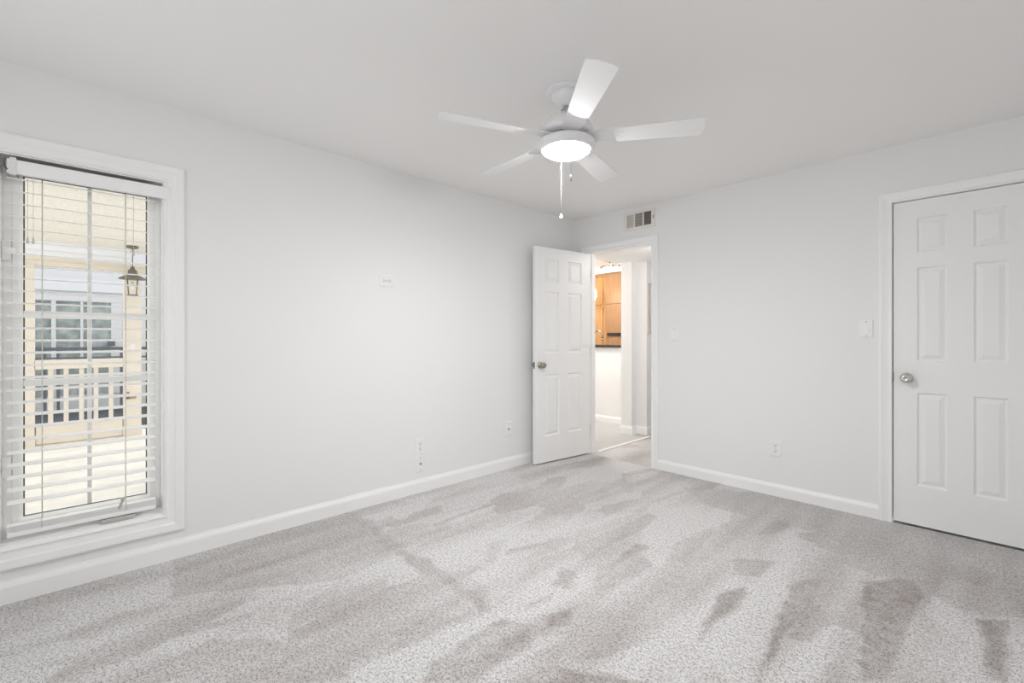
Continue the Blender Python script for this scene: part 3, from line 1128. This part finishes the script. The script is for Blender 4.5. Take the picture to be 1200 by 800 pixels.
mb.build('handle', M['granite'], tc)['label'] = 'dark bar handle'

tl = thing('ceiling_spotlight', 'silver ceiling spotlight with three lit heads in the kitchen', 'light', (-1.17, 2.36, H))
mb = MB()
mb.lathe([(0.0, 0.0), (0.075, 0.0), (0.075, -0.014), (0.05, -0.026), (0.0, -0.028)], None, 28)
mb.lathe([(0.0, -0.02), (0.010, -0.02), (0.010, -0.082), (0.0, -0.082)], None, 14)
mb.build('canopy', M['chrome'], tl)
mb = MB()
mb.tube([(-0.16, -0.02, -0.085), (0, 0, -0.078), (0.16, 0.03, -0.085)], 0.009, 10)
mb.build('bar', M['chrome'], tl)
for px_, py_, dx, dy in ((-0.135, -0.017, -0.35, -0.55), (0.055, 0.010, 0.25, -0.60), (0.16, 0.03, 0.55, -0.2)):
    dv = Vector((dx, dy, -0.75)).normalized()
    q = dv.to_track_quat('Z', 'Y').to_matrix().to_4x4()
    m = Tr(px_, py_, -0.085) @ q
    h_ = MB()
    h_.lathe([(0.0, 0.0), (0.012, 0.0), (0.012, 0.015), (0.020, 0.035), (0.028, 0.065), (0.026, 0.065), (0.017, 0.04), (0.0, 0.035)], m, 20)
    hd = h_.build('spot_head', M['chrome'], tl)
    b = MB()
    b.lathe([(0.0, 0.042), (0.023, 0.054), (0.026, 0.066), (0.018, 0.073), (0.0, 0.076)], m, 20)
    b.build('bulb', M['spot'], hd)

pl = thing('reflection_globe', 'glowing white globe added as the bright reflection beside the oak cabinet', 'light', (-1.485, 2.30, H))  # added globe imitates a bright reflection; rose and cord added with it
mb = MB()
mb.lathe([(0.0, 0.0), (0.05, 0.0), (0.05, -0.012), (0.0, -0.02)], None, 20)
mb.build('ceiling_rose', M['chrome'], pl)
mb = MB()
mb.tube([(0, 0, -0.01), (0, 0, -0.40)], 0.003, 8)
mb.build('cord', M['chrome'], pl)
mb = MB()
mb.lathe([(0.0, -0.40), (0.03, -0.405)] + [(0.085 * math.sin(math.pi * k / 14), -0.53 + 0.125 * math.cos(math.pi * k / 14)) for k in range(2, 15)], None, 28)
mb.build('reflection_glow', M['globe'], pl)

pf = thing('picture_frame', 'thin framed panel on the hall wall, seen edge-on through the doorway', 'picture frame', (0.135, 1.50, 1.565))
mb = MB()
mb.box(0.0, 0.022, -0.225, 0.115, -0.305, 0.305, 0.003)
mb.build('frame', M['louver'], pf)
mb = MB()
mb.box(0.0215, 0.024, -0.200, 0.090, -0.28, 0.28)
mb.build('picture', M['plate'], pf)

# ------------------------------------------------------------------ porch outside the window
mb = MB()
mb.box(-4.1, -0.16, -7.0, -1.4, 0.02, 0.085)
struct(mb.build('floor_porch', M['porchfloor']), 'pale concrete porch floor outside the window', 'floor')
mb = MB()
mb.box(-4.0, -0.14, -5.6, -2.4, 2.205, 2.26)
struct(mb.build('ceiling_porch', M['stucco']), 'cream textured porch ceiling outside the window', 'ceiling')
mb = MB()
mb.box(-14.0, -4.1, -12, 4, -0.9, -0.8)
struct(mb.build('ground_outside', M['ground']), 'grey paving between the porch and the next building', 'ground')
pb = thing('porch_beam', 'white boarded beam with cream lower edge at the porch front', 'beam', (0, 0, 0))
pb.location = (-3.78, -3.8, 1.95)
mb = MB()
mb.box(-0.06, 0.06, -1.6, 1.2, 0.0, 0.045, 0.003)
mb.box(-0.045, 0.045, -1.6, 1.2, 0.045, 0.085, 0.003)
mb.build('lower_edge', M['cream'], pb)
mb = MB()
mb.box(-0.035, 0.035, -0.44, 0.40, 0.085, 0.150, 0.004)
mb.box(-0.020, 0.020, -0.44, 0.40, 0.150, 0.165)
mb.box(-0.035, 0.035, -0.44, 0.40, 0.165, 0.255, 0.004)
mb.build('board', M['porchwhite'], pb)


def post(name, ya, yb, label, extra=False):
    p = thing(name, label, 'post', (-3.77, (ya + yb) / 2, 0.085))
    hw = (yb - ya) / 2
    mb = MB()
    mb.box(-0.06, 0.06, -hw, hw, 0.0, 1.865 if not extra else 2.12, 0.004)
    mb.build('shaft', M['cream'], p)
    mb = MB()
    mb.box(-0.068, 0.068, -hw - 0.008, hw + 0.008, 0.0, 0.10, 0.004)
    mb.build('plinth', M['cream'], p)
    return p


post('porch_post', -4.33, -4.156, 'cream porch post left of the railing, seen through the blind')
pr = post('porch_post', -3.455, -3.300, 'cream porch post right of the railing, behind the hanging lantern')
mb = MB()
mb.box(0.058, 0.066, -0.02, 0.02, 0.985, 1.045, 0.002)
mb.build('cover_plate', M['clip'], pr)
mb = MB()
mb.box(0.058, 0.075, -0.055, -0.030, 0.42, 0.50, 0.002)
mb.box(0.058, 0.075, -0.055, 0.03, 0.42, 0.44, 0.002)
mb.build('bracket', M['rust'], pr)

rl = thing('porch_railing', 'cream wooden porch railing with square balusters', 'railing', (-3.76, -3.80, 0.085))
mb = MB()
mb.box(-0.045, 0.045, -0.352, 0.342, 0.785, 0.880, 0.004)
mb.build('top_rail', M['cream'], rl)
mb = MB()
mb.box(-0.040, 0.040, -0.345, 0.335, 0.015, 0.195, 0.004)
mb.build('bottom_rail', M['cream'], rl)
for yb in (-4.040, -3.923, -3.803, -3.687, -3.562):
    mb = MB()
    mb.box(-0.018, 0.018, yb + 3.80 - 0.019, yb + 3.80 + 0.019, 0.195, 0.785, 0.002)
    mb.build('baluster', M['cream'], rl)

ln = thing('porch_lantern', 'dark metal lantern hanging outside the window', 'lantern', (-3.45, -3.397, 1.862))
mb = MB()
mb.lathe([(0.0, 0.118), (0.018, 0.114), (0.020, 0.090), (0.040, 0.078), (0.044, 0.034), (0.060, 0.020), (0.120, -0.012), (0.120, -0.022), (0.0, -0.022)], None, 24)
mb.build('cap', M['bronze'], ln)
mb = MB()
mb.tube([(0, 0, 0.110), (0, 0, 0.335)], 0.005, 8)
mb.lathe([(0.0, 0.342), (0.055, 0.342), (0.050, 0.318), (0.0, 0.308)], None, 20)
mb.build('hanging_rod', M['bronze'], ln)
mb = MB()
for k in range(4):
    a = R(45 + 90 * k)
    mb.tube([(0.062 * math.cos(a), 0.062 * math.sin(a), -0.022), (0.046 * math.cos(a), 0.046 * math.sin(a), -0.195)], 0.0035, 6)
mb.lathe([(0.0, -0.190), (0.050, -0.190), (0.050, -0.202), (0.0, -0.214)], None, 20)
mb.build('cage', M['bronze'], ln)
mb = MB()
mb.lathe([(0.0, -0.05), (0.010, -0.05), (0.010, -0.14), (0.0, -0.145)], None, 12)
mb.build('bulb', M['plate'], ln)

# ------------------------------------------------------------------ building across the way
nb = thing('neighbouring_building', 'white framed building with large windows across the way, seen through the blind', 'building', (-10.0, -3.8, -0.8))
Zb = lambda z: z + 0.8
Yb = lambda y: y + 3.8
mb = MB()
mb.box(-0.30, 0.0, -5.0, 3.5, Zb(2.05), Zb(3.6))
mb.box(-0.30, 0.0, Yb(-8.8), Yb(-4.46), 0.0, Zb(2.05))
mb.box(-0.30, 0.0, Yb(-3.13), Yb(-0.3), 0.0, Zb(2.05))
mb.box(-0.30, 0.0, Yb(-4.46), Yb(-3.13), 0.0, Zb(0.01))
mb.build('wall', M['facade'], nb)
mb = MB()
mb.box(0.0, 0.05, Yb(-4.50), Yb(-3.10), Zb(2.16), Zb(2.42), 0.005)
mb.build('header_board', M['bluewhite'], nb)
mb = MB()
for ya, yb_ in ((-4.216, -4.150), (-3.790, -3.745), (-3.312, -3.13), (-4.50, -4.44)):
    mb.box(0.0, 0.06, Yb(ya), Yb(yb_), Zb(0.01), Zb(1.957), 0.005)
mb.box(0.0, 0.065, Yb(-4.50), Yb(-3.13), Zb(1.956), Zb(2.06), 0.005)
mb.build('window_frame', M['facade'], nb)
for ya, yb_ in ((-4.44, -4.216), (-4.150, -3.790), (-3.745, -3.312)):
    mb = MB()
    mb.box(-0.03, -0.01, Yb(ya), Yb(yb_), Zb(0.01), Zb(1.955))
    mb.build('window', M['paneglass'], nb)
mb = MB()
mb.box(0.0, 0.10, Yb(-3.36), Yb(-3.25), Zb(1.03), Zb(1.15), 0.01)
mb.build('wall_lamp', M['railblue'], nb)

dr = thing('metal_railing', 'dark blue grey metal railing in front of the building across the way', 'railing', (-9.3, -3.8, -0.8))
mb = MB()
mb.box(-0.03, 0.03, -1.6, 1.6, Zb(0.955), Zb(1.015), 0.004)
mb.build('top_rail', M['railblue'], dr)
mb = MB()
mb.box(-0.015, 0.015, -1.6, 1.6, Zb(0.79), Zb(0.825), 0.003)
mb.build('middle_rail', M['railblue'], dr)
for yy in (-1.5, -1.05, -0.48, -0.30, 0.15, 0.62, 1.1, 1.5):
    mb = MB()
    mb.box(-0.02, 0.02, yy - 0.022, yy + 0.022, 0.0, Zb(0.955), 0.003)
    mb.build('post', M['railblue'], dr)
lw = thing('low_wall', 'dark blue low wall below the metal railing across the way', 'wall', (-9.0, -3.8, -0.8))
mb = MB()
mb.box(-0.10, 0.10, -2.0, 2.0, 0.0, Zb(-0.23), 0.01)
mb.build('panel', M['railblue'], lw)
mb = MB()
mb.box(-0.14, 0.14, -2.0, 2.0, Zb(-0.23), Zb(-0.19), 0.01)
mb.build('coping', M['railblue'], lw)
